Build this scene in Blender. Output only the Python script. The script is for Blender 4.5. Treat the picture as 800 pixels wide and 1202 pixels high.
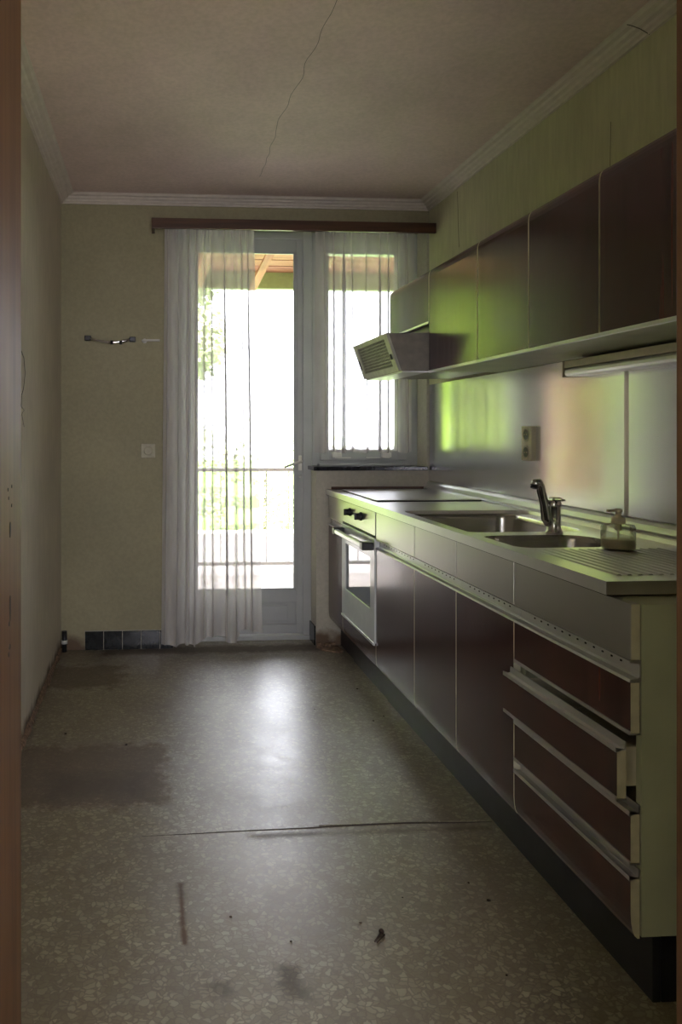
import bpy, bmesh, math, random
from mathutils import Vector, Matrix, noise
random.seed(7)
PI = math.pi
S = bpy.context.scene
C = S.collection
for o in list(bpy.data.objects): bpy.data.objects.remove(o)

# ------------------------------------------------------------------ camera
cam_d = bpy.data.cameras.new('camera'); cam = bpy.data.objects.new('camera', cam_d); C.objects.link(cam)
W, H_ = 800, 1202
FPX = 885.0
YAW = math.radians(3.853)
PX, PY = 237.6, 507.0
CAMZ = 1.23
cam.location = (0, 0, CAMZ)
cam.rotation_euler = (PI/2, 0, -YAW)
cam_d.sensor_fit = 'VERTICAL'
cam_d.sensor_height = 36.0
cam_d.lens = FPX / H_ * 36.0
cam_d.shift_x = (W/2 - PX) / H_
cam_d.shift_y = -(H_/2 - PY) / H_
cam_d.clip_start = 0.02
S.camera = cam

# ------------------------------------------------------------------ sky, sun, lamps, exposure
wd = bpy.data.worlds.new('sky'); S.world = wd; wd.use_nodes = True
bg = wd.node_tree.nodes['Background']
bg.inputs[0].default_value = (0.92, 0.90, 1.0, 1); bg.inputs[1].default_value = 3.6
sun_d = bpy.data.lights.new('sun', 'SUN'); sun = bpy.data.objects.new('sun', sun_d); C.objects.link(sun)
sun_d.energy = 27; sun_d.angle = math.radians(0.6); sun_d.color = (1, .95, .84)
sun.rotation_euler = Vector((-0.45, -0.8, 0.95)).to_track_quat('Z', 'Y').to_euler()   # from behind the house, left
def portal(loc, size, rot):
    d = bpy.data.lights.new('portal', 'AREA'); o = bpy.data.objects.new('portal', d); C.objects.link(o)
    d.shape = 'RECTANGLE'; d.size, d.size_y = size; d.cycles.is_portal = True
    o.location = loc; o.rotation_euler = rot
portal((0.865, 4.63, 1.2), (1.5, 2.4), (-PI/2, 0, 0))
portal((0.3, -2.34, 1.4), (2.4, 1.6), (PI/2, 0, 0))
S.view_settings.view_transform = 'Standard'; S.view_settings.look = 'None'
S.view_settings.gamma = 1; S.view_settings.use_curve_mapping = False
S.view_settings.exposure = 1.75

# ------------------------------------------------------------------ helpers
def new_mat(name):
    m = bpy.data.materials.new(name); m.use_nodes = True
    nt = m.node_tree; b = nt.nodes['Principled BSDF']
    return m, nt, b
def N(nt, t, **kw):
    n = nt.nodes.new(t)
    for k, v in kw.items():
        if k in n.inputs: n.inputs[k].default_value = v
        else: setattr(n, k, v)
    return n
def ramp(nt, fac, stops):
    r = nt.nodes.new('ShaderNodeValToRGB')
    e = r.color_ramp.elements
    while len(e) < len(stops): e.new(0.5)
    for i, (p, c) in enumerate(stops):
        e[i].position = p
        e[i].color = c if len(c) == 4 else (*c, 1)
    nt.links.new(fac, r.inputs[0]); return r.outputs[0]
def coords(nt, scale=(1, 1, 1), rot=(0, 0, 0)):
    g = nt.nodes.new('ShaderNodeNewGeometry')
    mp = nt.nodes.new('ShaderNodeMapping'); mp.inputs['Scale'].default_value = scale
    mp.inputs['Rotation'].default_value = rot
    nt.links.new(g.outputs['Position'], mp.inputs[0]); return mp.outputs[0]
def mix(nt, fac, a, b, mode='MIX'):
    m = nt.nodes.new('ShaderNodeMix'); m.data_type = 'RGBA'; m.blend_type = mode
    for sock, v in ((m.inputs[0], fac), (m.inputs[6], a), (m.inputs[7], b)):
        if isinstance(v, (int, float)): sock.default_value = v
        elif isinstance(v, tuple): sock.default_value = v if len(v) == 4 else (*v, 1)
        else: nt.links.new(v, sock)
    return m.outputs[2]
def math_(nt, op, a, b=0.0, clamp=False):
    m = nt.nodes.new('ShaderNodeMath'); m.operation = op; m.use_clamp = clamp
    for i, v in enumerate((a, b)):
        if isinstance(v, (int, float)): m.inputs[i].default_value = v
        else: nt.links.new(v, m.inputs[i])
    return m.outputs[0]
def simple(name, col, rough=.5, metal=0, bump=0, nscale=30, var=.12, coat=0, spec=.5, stretch=(1, 1, 1)):
    m, nt, b = new_mat(name)
    n = N(nt, 'ShaderNodeTexNoise', Scale=nscale, Detail=5.0)
    nt.links.new(coords(nt, stretch), n.inputs['Vector'])
    lo = tuple(c*(1-var) for c in col); hi = tuple(min(1, c*(1+var)) for c in col)
    nt.links.new(ramp(nt, n.outputs[0], [(.3, lo), (.7, hi)]), b.inputs['Base Color'])
    b.inputs['Roughness'].default_value = rough; b.inputs['Metallic'].default_value = metal
    b.inputs['Coat Weight'].default_value = coat; b.inputs['Coat Roughness'].default_value = .1
    b.inputs['Specular IOR Level'].default_value = spec
    if bump:
        bp = N(nt, 'ShaderNodeBump', Strength=bump, Distance=.004)
        nt.links.new(n.outputs[0], bp.inputs['Height']); nt.links.new(bp.outputs[0], b.inputs['Normal'])
    return m

# ------------------------------------------------------------------ materials
def wall_mat(name, col, stain=True, vertical=0.0):
    m, nt, b = new_mat(name)
    big = N(nt, 'ShaderNodeTexNoise', Scale=1.6, Detail=6.0, Roughness=.6); nt.links.new(coords(nt), big.inputs['Vector'])
    c1 = ramp(nt, big.outputs[0], [(.3, tuple(x*.86 for x in col)), (.7, tuple(min(1, x*1.08) for x in col))])
    fine = N(nt, 'ShaderNodeTexNoise', Scale=60.0, Detail=3.0); nt.links.new(coords(nt, (1, 1, .12 if vertical else 1)), fine.inputs['Vector'])
    c2 = mix(nt, .14, c1, ramp(nt, fine.outputs[0], [(.35, (.25, .25, .2)), (.65, (1, 1, 1))]), 'MULTIPLY')
    if stain:   # damp dirty band just above the floor
        g = nt.nodes.new('ShaderNodeNewGeometry'); sp = nt.nodes.new('ShaderNodeSeparateXYZ'); nt.links.new(g.outputs['Position'], sp.inputs[0])
        n3 = N(nt, 'ShaderNodeTexNoise', Scale=9.0, Detail=6.0); nt.links.new(coords(nt), n3.inputs['Vector'])
        h = math_(nt, 'SUBTRACT', math_(nt, 'MULTIPLY', n3.outputs[0], .16), sp.outputs[2])
        f = math_(nt, 'MULTIPLY', h, 22.0, True)
        c2 = mix(nt, f, c2, (.13, .085, .05))
    nt.links.new(c2, b.inputs['Base Color']); b.inputs['Roughness'].default_value = .75
    bp = N(nt, 'ShaderNodeBump', Strength=.25, Distance=.002); nt.links.new(fine.outputs[0], bp.inputs['Height']); nt.links.new(bp.outputs[0], b.inputs['Normal'])
    return m
M_wall = wall_mat('wallpaper', (.58, .52, .40), vertical=1)
M_wallr = wall_mat('wallpaper_green', (.60, .59, .39), vertical=1, stain=False)
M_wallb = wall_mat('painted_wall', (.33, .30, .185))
M_parapet = wall_mat('painted_parapet', (.50, .47, .38))
M_hall = wall_mat('hall_wall', (.55, .52, .42), stain=False)
M_ceil = wall_mat('ceiling_paint', (.78, .64, .60), stain=False)
M_corn = simple('cornice_foam', (.66, .60, .54), .7, var=.06)
M_crack = simple('crack_shadow', (.06, .05, .04), .9)

def floor_mat():
    m, nt, b = new_mat('vinyl_floor')
    wob = N(nt, 'ShaderNodeTexNoise', Scale=38.0, Detail=2.0); nt.links.new(coords(nt), wob.inputs['Vector'])
    va = nt.nodes.new('ShaderNodeVectorMath'); va.operation = 'MULTIPLY_ADD'
    nt.links.new(wob.outputs['Color'], va.inputs[0]); va.inputs[1].default_value = (.03, .03, 0)
    nt.links.new(coords(nt, (1, 1.15, 1)), va.inputs[2])
    v = N(nt, 'ShaderNodeTexVoronoi', Scale=60.0, Randomness=1.0); nt.links.new(va.outputs[0], v.inputs['Vector'])
    ve = N(nt, 'ShaderNodeTexVoronoi', Scale=60.0, Randomness=1.0); ve.feature = 'DISTANCE_TO_EDGE'; nt.links.new(va.outputs[0], ve.inputs['Vector'])
    sp = nt.nodes.new('ShaderNodeSeparateColor'); nt.links.new(v.outputs['Color'], sp.inputs[0])
    chip = ramp(nt, sp.outputs[0], [(0, (.165, .140, .080)), (.35, (.21, .182, .11)), (.75, (.295, .265, .165)), (1, (.36, .325, .21))])
    c = mix(nt, ramp(nt, ve.outputs[0], [(.03, (1, 1, 1)), (.15, (0, 0, 0))]), chip, (.15, .12, .075))
    # dirt
    d1 = N(nt, 'ShaderNodeTexNoise', Scale=2.3, Detail=8.0, Roughness=.65); nt.links.new(coords(nt), d1.inputs['Vector'])
    c = mix(nt, ramp(nt, d1.outputs[0], [(.42, (.0, .0, .0)), (.75, (.55, .55, .55))]), c, (.13, .10, .07))
    d2 = N(nt, 'ShaderNodeTexNoise', Scale=14.0, Detail=8.0, Roughness=.7); nt.links.new(coords(nt), d2.inputs['Vector'])
    g = nt.nodes.new('ShaderNodeNewGeometry'); xyz = nt.nodes.new('ShaderNodeSeparateXYZ'); nt.links.new(g.outputs['Position'], xyz.inputs[0])
    X, Y = xyz.outputs[0], xyz.outputs[1]
    masks = []
    def patch(x0, x1, y0, y1, soft, rag, col, amt):
        cx, cy, hx, hy = (x0+x1)/2, (y0+y1)/2, (x1-x0)/2, (y1-y0)/2
        ax = math_(nt, 'SUBTRACT', math_(nt, 'ABSOLUTE', math_(nt, 'SUBTRACT', X, cx)), hx)
        ay = math_(nt, 'SUBTRACT', math_(nt, 'ABSOLUTE', math_(nt, 'SUBTRACT', Y, cy)), hy)
        d = math_(nt, 'MAXIMUM', ax, ay)
        d = math_(nt, 'ADD', d, math_(nt, 'MULTIPLY', math_(nt, 'SUBTRACT', d2.outputs[0], .5), rag))
        f = math_(nt, 'MULTIPLY', math_(nt, 'MULTIPLY', d, -1/soft, True), amt)
        nonlocal c
        c = mix(nt, f, c, col); masks.append(f)
    patch(-.56, .08, 2.46, 3.0, .06, .30, (.12, .08, .045), .75)
    patch(-.40, .03, 2.50, 2.78, .10, .22, (.05, .033, .016), .6)
    patch(-.56, -.12, 3.62, 4.02, .06, .30, (.09, .06, .035), .6)
    patch(-.3, 1.1, 4.15, 4.35, .06, .15, (.07, .045, .03), .75)
    patch(.066, .090, 1.80, 2.06, .010, .03, (.09, .04, .015), .95)
    patch(.06, .10, 1.98, 2.06, .02, .05, (.05, .03, .015), .6)
    patch(.11, .19, 1.62, 1.70, .03, .12, (.07, .05, .03), .6)
    patch(.27, .36, 1.60, 1.74, .03, .14, (.06, .045, .03), .6)
    patch(.28, 1.06, 2.255, 2.30, .02, .05, (.09, .07, .05), .55)
    nt.links.new(c, b.inputs['Base Color'])
    r = ramp(nt, d1.outputs[0], [(.3, (.30,)*3), (.7, (.42,)*3)])
    r2 = mix(nt, ramp(nt, d2.outputs[0], [(.4, (0, 0, 0)), (.75, (.35,)*3)]), r, (.6, .6, .6))
    mx = masks[0]
    for f in masks[2:]: mx = math_(nt, 'MAXIMUM', mx, f)
    nt.links.new(mix(nt, mx, r2, (.75, .75, .75)), b.inputs['Roughness'])
    b.inputs['Specular IOR Level'].default_value = 1.0
    b.inputs['Coat Weight'].default_value = .6; b.inputs['Coat Roughness'].default_value = .46
    d3 = N(nt, 'ShaderNodeTexNoise', Scale=7.0, Detail=9.0, Roughness=.75, Distortion=1.2); nt.links.new(coords(nt, (1, .6, 1)), d3.inputs['Vector'])
    nt.links.new(math_(nt, 'MULTIPLY', ramp(nt, d3.outputs[0], [(.35, (.35,)*3), (.65, (1, 1, 1))]), math_(nt, 'SUBTRACT', 1.0, mx)), b.inputs['Coat Weight'])
    bp = N(nt, 'ShaderNodeBump', Strength=.12, Distance=.002)
    nt.links.new(math_(nt, 'ADD', d2.outputs[0], math_(nt, 'MULTIPLY', v.outputs['Distance'], .6)), bp.inputs['Height'])
    nt.links.new(bp.outputs[0], b.inputs['Normal'])
    return m
M_floor = floor_mat()

def wood_mat(name, dark, light, rough=.2, coat=.6, axis=(42, 42, 1.2)):
    m, nt, b = new_mat(name)
    n = N(nt, 'ShaderNodeTexNoise', Scale=1.0, Detail=6.0, Roughness=.6); nt.links.new(coords(nt, axis), n.inputs['Vector'])
    n2 = N(nt, 'ShaderNodeTexNoise', Scale=.25, Detail=3.0); nt.links.new(coords(nt, axis), n2.inputs['Vector'])
    c1 = ramp(nt, n.outputs[0], [(.32, dark), (.68, light)])
    c2 = mix(nt, .6, c1, ramp(nt, n2.outputs[0], [(.3, (.65, .6, .6)), (.7, (1, 1, 1))]), 'MULTIPLY')
    nt.links.new(c2, b.inputs['Base Color'])
    sm = N(nt, 'ShaderNodeTexNoise', Scale=5.0, Detail=5.0); nt.links.new(coords(nt), sm.inputs['Vector'])
    nt.links.new(ramp(nt, sm.outputs[0], [(.35, (rough*.93,)*3), (.7, (rough*1.12,)*3)]), b.inputs['Roughness'])
    b.inputs['Coat Weight'].default_value = coat; b.inputs['Coat Roughness'].default_value = rough*.55
    return m
M_wood = wood_mat('rosewood_laminate', (.020, .007, .007), (.100, .029, .021), .235, .45)
M_woodh = wood_mat('dark_wood_board', (.05, .022, .012), (.12, .055, .028), .35, .2, (1.5, 40, 40))
M_jamb = wood_mat('varnished_jamb', (.065, .032, .013), (.125, .064, .028), .55, .1, (60, 60, 2.0)); M_jamb.node_tree.nodes['Principled BSDF'].inputs['Specular IOR Level'].default_value = .22; M_jamb.node_tree.nodes['Principled BSDF'].inputs['Coat Weight'].default_value = 0
M_rafter = wood_mat('terrace_beam_wood', (.25, .09, .035), (.42, .17, .07), .6, 0, (30, 2, 30))

def steel_mat(name, col, rough, stretch, bump=.15, metal=1.0, aniso=0.0, dirt=.25, rv=1.6):
    m, nt, b = new_mat(name)
    n = N(nt, 'ShaderNodeTexNoise', Scale=1.0, Detail=4.0); nt.links.new(coords(nt, stretch), n.inputs['Vector'])
    s = N(nt, 'ShaderNodeTexNoise', Scale=6.0, Detail=7.0, Roughness=.7); nt.links.new(coords(nt), s.inputs['Vector'])
    nt.links.new(mix(nt, dirt, col, ramp(nt, s.outputs[0], [(.35, tuple(x*.6 for x in col)), (.65, col)])), b.inputs['Base Color'])
    nt.links.new(mix(nt, ramp(nt, s.outputs[0], [(.4, (0, 0, 0)), (.8, (1, 1, 1))]), (rough,)*3, (rough*rv,)*3), b.inputs['Roughness'])
    b.inputs['Metallic'].default_value = metal
    if aniso:
        b.inputs['Anisotropic'].default_value = aniso
        b.inputs['Anisotropic Rotation'].default_value = .25
        t = nt.nodes.new('ShaderNodeTangent'); t.direction_type = 'RADIAL'; t.axis = 'Z'
        nt.links.new(t.outputs[0], b.inputs['Tangent'])
    bp = N(nt, 'ShaderNodeBump', Strength=bump, Distance=.001); nt.links.new(n.outputs[0], bp.inputs['Height']); nt.links.new(bp.outputs[0], b.inputs['Normal'])
    return m
M_splash = steel_mat('brushed_splash_steel', (.80, .79, .82), .17, (1, 9, .6), .25, metal=.9, aniso=.7, dirt=.1, rv=1.25)
M_fascia = steel_mat('brushed_fascia_steel', (.50, .49, .46), .3, (1, 160, 2), .15, dirt=.08, rv=1.1)
M_top = steel_mat('worktop_steel', (.72, .71, .71), .305, (120, 3, 3), .10, dirt=.18, rv=1.15)
M_bowl = steel_mat('bowl_steel', (.55, .54, .52), .22, (60, 60, 6), .1, rv=1.1)
M_chrome = steel_mat('chrome', (.72, .72, .72), .07, (10, 10, 10), .02, dirt=.3)
M_alu = steel_mat('anodised_aluminium', (.74, .74, .74), .32, (200, 3, 200), .1, dirt=.2)
M_hoodm = simple('hood_paint', (.20, .18, .145), .35, var=.15)
M_hoodf = simple('hood_front_paint', (.42, .42, .34), .4, var=.15)
M_hoodg = simple('hood_grid', (.26, .25, .21), .45, metal=.4)
M_cream = simple('cream_melamine', (.47, .50, .33), .5, var=.08, nscale=8)
M_edge = simple('pale_edge_band', (.60, .57, .40), .5)
M_black = simple('black_plinth', (.012, .013, .015), .35, var=.5, nscale=12, bump=.1)
M_blackp = simple('black_plastic', (.015, .015, .016), .35)
M_dark = simple('dark_void', (.01, .01, .01), .9)
M_switch = simple('aged_ivory', (.40, .37, .25), .5)
M_white = simple('white_plastic', (.62, .61, .55), .4, var=.05)
M_ivory = simple('ivory_plastic', (.74, .69, .53), .4, var=.05)
M_frame = simple('grey_painted_frame', (.36, .37, .36), .35, var=.08, nscale=6, spec=.5)
M_marble = simple('black_marble', (.02, .02, .024), .15, var=.9, nscale=45)
M_tile = simple('black_glazed_tile', (.012, .014, .014), .12, var=.4)
M_grout = simple('pale_grout', (.36, .34, .28), .85)
M_ovenw = simple('oven_enamel', (.66, .70, .70), .22, var=.04, coat=.4)
M_ovenglass, _nt, _b = new_mat('oven_glass')
_n = N(_nt, 'ShaderNodeTexNoise', Scale=4.0); _nt.links.new(coords(_nt), _n.inputs['Vector'])
_nt.links.new(ramp(_nt, _n.outputs[0], [(.3, (.01, .03, .05)), (.7, (.015, .045, .07))]), _b.inputs['Base Color'])
_b.inputs['Roughness'].default_value = .04; _b.inputs['Specular IOR Level'].default_value = 1.0; _b.inputs['Coat Weight'].default_value = 1; _b.inputs['Coat Roughness'].default_value = .02
M_plaster = simple('crumbled_plaster', (.20, .13, .08), .95, bump=.8, nscale=60, var=.6)
M_rust = simple('rusty_steel', (.05, .032, .022), .55, var=.5, nscale=200, metal=.3)
M_soapliq = simple('cloudy_soap', (.52, .46, .30), .35, var=.05)
M_debris = simple('debris', (.045, .03, .02), .9, var=.6, nscale=90)

def glass_mat(name, tint=(1, 1, 1), refl=1.0):
    m = bpy.data.materials.new(name); m.use_nodes = True; nt = m.node_tree
    nt.nodes.remove(nt.nodes['Principled BSDF']); out = nt.nodes['Material Output']
    tr = N(nt, 'ShaderNodeBsdfTransparent', Color=(*tint, 1)); gl = N(nt, 'ShaderNodeBsdfGlossy', Roughness=.01)
    fr = N(nt, 'ShaderNodeFresnel', IOR=1.45); mx = nt.nodes.new('ShaderNodeMixShader')
    nt.links.new(math_(nt, 'MULTIPLY', fr.outputs[0], refl), mx.inputs[0]); nt.links.new(tr.outputs[0], mx.inputs[1]); nt.links.new(gl.outputs[0], mx.inputs[2])
    nt.links.new(mx.outputs[0], out.inputs[0]); return m
M_glass = glass_mat('window_glass', (.96, .98, .97))
M_clear = glass_mat('clear_plastic', (.95, .97, .95), .7)

def sheer_mat():
    m = bpy.data.materials.new('sheer_voile'); m.use_nodes = True; nt = m.node_tree
    nt.nodes.remove(nt.nodes['Principled BSDF']); out = nt.nodes['Material Output']
    n = N(nt, 'ShaderNodeTexNoise', Scale=5.0, Detail=5.0); nt.links.new(coords(nt, (4, 4, 1)), n.inputs['Vector'])
    col = ramp(nt, n.outputs[0], [(.3, (.62, .59, .55)), (.7, (.72, .70, .67))])
    df = nt.nodes.new('ShaderNodeBsdfDiffuse'); tl = nt.nodes.new('ShaderNodeBsdfTranslucent'); tr = nt.nodes.new('ShaderNodeBsdfTransparent')
    nt.links.new(col, df.inputs[0]); nt.links.new(col, tl.inputs[0])
    m1 = N(nt, 'ShaderNodeMixShader'); m1.inputs[0].default_value = .18; nt.links.new(df.outputs[0], m1.inputs[1]); nt.links.new(tl.outputs[0], m1.inputs[2])
    # an open weave: the light that gets through falls off with the slanting path, T = t0 ** (1/cos)
    g = nt.nodes.new('ShaderNodeNewGeometry'); dp = nt.nodes.new('ShaderNodeVectorMath'); dp.operation = 'DOT_PRODUCT'
    nt.links.new(g.outputs['Normal'], dp.inputs[0]); nt.links.new(g.outputs['Incoming'], dp.inputs[1])
    ct = math_(nt, 'MAXIMUM', math_(nt, 'ABSOLUTE', dp.outputs['Value']), .05)
    f = math_(nt, 'SUBTRACT', 1.0, math_(nt, 'POWER', .42, math_(nt, 'DIVIDE', 1.0, ct)), True)
    m2 = nt.nodes.new('ShaderNodeMixShader'); nt.links.new(f, m2.inputs[0]); nt.links.new(tr.outputs[0], m2.inputs[1]); nt.links.new(m1.outputs[0], m2.inputs[2])
    nt.links.new(m2.outputs[0], out.inputs[0]); return m
M_sheer = sheer_mat()

def leaf_mat(name, c0, c1):
    m, nt, b = new_mat(name)
    n = N(nt, 'ShaderNodeTexNoise', Scale=1.5, Detail=3.0); nt.links.new(coords(nt), n.inputs['Vector'])
    col = ramp(nt, n.outputs[0], [(.35, c0), (.65, c1)])
    nt.links.new(col, b.inputs['Base Color']); b.inputs['Roughness'].default_value = .6
    tl = nt.nodes.new('ShaderNodeBsdfTranslucent'); nt.links.new(col, tl.inputs[0])
    mx = nt.nodes.new('ShaderNodeMixShader'); mx.inputs[0].default_value = .35
    nt.links.new(b.outputs[0], mx.inputs[1]); nt.links.new(tl.outputs[0], mx.inputs[2]); nt.links.new(mx.outputs[0], nt.nodes['Material Output'].inputs[0])
    return m
M_leaf = leaf_mat('leaves_yellow_green', (.20, .31, .04), (.38, .48, .08))
M_leaf2 = leaf_mat('leaves_deep_green', (.08, .24, .03), (.20, .40, .05))
M_leaf3 = leaf_mat('leaves_overexposed', (.34, .38, .24), (.50, .52, .38))  # pale colour stands in for foliage bleached by overexposure
M_grass = simple('lawn', (.20, .34, .07), .9, var=.4, nscale=12)
M_bark = simple('bark', (.10, .075, .05), .9, bump=.8, nscale=30)
M_brick = simple('red_brick', (.30, .15, .11), .85, var=.3, nscale=20, bump=.4)
M_mortar = simple('mortar', (.45, .42, .38), .95)
M_pave = simple('terrace_concrete', (.50, .45, .42), .8, var=.15)
M_soffit = simple('soffit_boards', (.36, .19, .09), .7, var=.3, stretch=(1, 12, 1), nscale=3)
M_gutter = simple('fascia_green_paint', (.30, .42, .16), .5, var=.1)

# ------------------------------------------------------------------ mesh helpers
class MB:
    def __init__(s): s.bm = bmesh.new(); s.mats = []
    def mi(s, m):
        if m not in s.mats: s.mats.append(m)
        return s.mats.index(m)
    def box(s, x0, x1, y0, y1, z0, z1, m, bev=0, seg=2):
        t = bmesh.new(); bmesh.ops.create_cube(t, size=1)
        for v in t.verts: v.co = Vector(((x0+x1)/2+v.co.x*(x1-x0), (y0+y1)/2+v.co.y*(y1-y0), (z0+z1)/2+v.co.z*(z1-z0)))
        if bev: bmesh.ops.bevel(t, geom=t.edges[:], offset=bev, segments=seg, affect='EDGES', profile=.5)
        s.merge(t, m); return s
    def merge(s, t, m, M=None, smooth=False):
        i = s.mi(m) if m else None
        if M is not None: bmesh.ops.transform(t, matrix=M, verts=t.verts)
        for f in t.faces:
            if i is not None: f.material_index = i
            if smooth: f.smooth = True
        me = bpy.data.meshes.new('tmp'); t.to_mesh(me); s.bm.from_mesh(me); bpy.data.meshes.remove(me); t.free()
    def cyl(s, p0, p1, r0, m, r1=None, seg=20, smooth=True, caps=True):
        p0, p1 = Vector(p0), Vector(p1); d = p1-p0; t = bmesh.new()
        bmesh.ops.create_cone(t, cap_ends=caps, segments=seg, radius1=r0, radius2=r0 if r1 is None else r1, depth=d.length)
        M = Matrix.Translation((p0+p1)/2) @ d.to_track_quat('Z', 'Y').to_matrix().to_4x4()
        i = s.mi(m); bmesh.ops.transform(t, matrix=M, verts=t.verts)
        for f in t.faces: f.material_index = i; f.smooth = smooth and len(f.verts) == 4
        me = bpy.data.meshes.new('tmp'); t.to_mesh(me); s.bm.from_mesh(me); bpy.data.meshes.remove(me); t.free(); return s
    def prism(s, pts, axis, a, b, m, smooth=False):
        """closed outline pts (2D) extruded along axis from a to b"""
        def P(u, v, w):
            return {'x': (w, u, v), 'y': (u, w, v), 'z': (u, v, w)}[axis]
        A = [s.bm.verts.new(P(u, v, a)) for u, v in pts]; B = [s.bm.verts.new(P(u, v, b)) for u, v in pts]
        i = s.mi(m); n = len(pts); fs = []
        for k in range(n): fs.append(s.bm.faces.new((A[k], A[(k+1) % n], B[(k+1) % n], B[k])))
        for f in fs: f.smooth = smooth
        fs.append(s.bm.faces.new(A[::-1])); fs.append(s.bm.faces.new(B))
        for f in fs: f.material_index = i
        return s
    def lathe(s, prof, c, m, seg=28, axis='z'):
        rings = []
        for r, z in prof:
            ring = []
            for k in range(seg):
                a = 2*PI*k/seg
                p = (r*math.cos(a), r*math.sin(a), z)
                if axis == 'x': p = (z, p[0], p[1])
                if axis == 'y': p = (p[0], z, p[1])
                ring.append(s.bm.verts.new(Vector(c)+Vector(p)))
            rings.append(ring)
        i = s.mi(m)
        for q in range(len(rings)-1):
            for k in range(seg):
                f = s.bm.faces.new((rings[q][k], rings[q][(k+1) % seg], rings[q+1][(k+1) % seg], rings[q+1][k])); f.smooth = True; f.material_index = i
        for ring in (rings[0][::-1], rings[-1]):
            f = s.bm.faces.new(ring); f.material_index = i
        return s
    def tube(s, pts, r, m, seg=8):
        pts = [Vector(p) for p in pts]; i = s.mi(m); rings = []
        for k, p in enumerate(pts):
            d = (pts[min(k+1, len(pts)-1)]-pts[max(k-1, 0)]).normalized()
            u = d.orthogonal().normalized() if k == 0 else (u - d*u.dot(d)).normalized()
            v = d.cross(u); rr = r[k] if isinstance(r, (list, tuple)) else r
            rings.append([s.bm.verts.new(p+rr*(math.cos(2*PI*q/seg)*u+math.sin(2*PI*q/seg)*v)) for q in range(seg)])
        for a, b in zip(rings, rings[1:]):
            for q in range(seg):
                f = s.bm.faces.new((a[q], a[(q+1) % seg], b[(q+1) % seg], b[q])); f.smooth = True; f.material_index = i
        for ring in (rings[0][::-1], rings[-1]):
            f = s.bm.faces.new(ring); f.material_index = i
        return s
    def build(s, name, parent=None, recalc=True):
        if recalc: bmesh.ops.recalc_face_normals(s.bm, faces=s.bm.faces)
        me = bpy.data.meshes.new(name); s.bm.to_mesh(me); s.bm.free()
        for m in s.mats: me.materials.append(m)
        o = bpy.data.objects.new(name, me); C.objects.link(o)
        if parent: o.parent = parent; o.matrix_parent_inverse = Matrix.Translation(parent.location).inverted()
        return o
def thing(name, label, cat, loc=(0, 0, 0), group=None):
    o = bpy.data.objects.new(name, None); C.objects.link(o); o.location = loc; o.empty_display_size = .1
    return tag(o, label, cat, group)
def tag(o, label, cat, group=None):
    o['label'] = label; o['category'] = cat
    if group: o['group'] = group
    return o
def struct(o): o['kind'] = 'structure'; return o
def stuff(o): o['kind'] = 'stuff'; return o
def bx(name, parent, m, x0, x1, y0, y1, z0, z1, bev=0): return MB().box(x0, x1, y0, y1, z0, z1, m, bev).build(name, parent)

# ================================================================== ROOM
XL, XR, YB, ZC = -.51, 1.61, 4.29, 2.56
YF = .95      # room side of the front wall
XO = .12      # left edge of the door/window opening
ZO = 2.42     # top of opening
XP = .945     # parapet starts

fl = struct(bx('floor', None, M_floor, -1.6, 2.4, -2.2, YB+.16, -.05, 0))
mb = MB()
pts = [(-.03, 2.300, 0), (.1, 2.303, 0), (.3, 2.311, 0), (.5, 2.314, 0), (.62, 2.320, 0), (.8, 2.322, 0), (.95, 2.313, 0), (1.07, 2.312, 0)]
mb.tube(pts, [.0005, .0013, .0018, .0022, .0032, .0032, .0024, .001], M_crack, 6)
sm = mb.build('seam', fl)
mb = MB()
for k in range(7):     # lifted lip of the vinyl beside the seam
    x = .55+k*.07
mb.prism([(.52, 2.322), (.8, 2.334), (1.03, 2.330), (1.05, 2.318), (.8, 2.3225), (.6, 2.3205)], 'z', .0, .0035, M_floor)
mb.build('lifted_edge', fl)
ce = struct(bx('ceiling', None, M_ceil, XL-.25, XR+.25, YF-.25, YB+.31, ZC, ZC+.1))
def crack(parent, pts, r, n=14, amp=.006, m=M_crack, flat=None):
    P = []
    for a, b in zip(pts, pts[1:]):
        a, b = Vector(a), Vector(b)
        for k in range(n):
            p = a.lerp(b, k/n); q = noise.noise_vector(p*9)*amp
            if flat is not None: q[flat] = 0
            P.append(p+q)
    P.append(Vector(pts[-1]))
    return MB().tube(P, r, m, 5).build('crack', parent)
crack(ce, [(.57, 2.25, ZC), (.56, 2.62, ZC), (.545, 3.2, ZC), (.56, 3.9, ZC)], .0008, 16, .016, flat=2)

struct(bx('wall_left', None, M_wall, XL-.25, XL, YF, YB, 0, ZC))
wr = struct(bx('wall_right', None, M_wallr, XR, XR+.25, YF, YB+.31, 0, ZC))
crack(wr, [(XR, 3.88, 2.50), (XR, 3.875, 2.34), (XR, 3.86, 2.2)], .0014, 6, .004, flat=0)
crack(wr, [(XR, 2.55, 2.32), (XR, 2.55, 2.15), (XR, 2.54, 1.99)], .0011, 6, .004, flat=0)
mb = MB()
mb.box(XL-.25, XO, YB, YB+.31, 0, ZC, M_wallb)
mb.box(XO, XR, YB, YB+.31, ZO, ZC, M_wallb)
mb.box(XP, XR, YB, YB+.31, 0, 1.007, M_parapet)
mb.box(1.595, XR, YB, YB+.31, 1.007, ZO, M_parapet)
wb = struct(mb.build('wall_back'))
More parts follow.
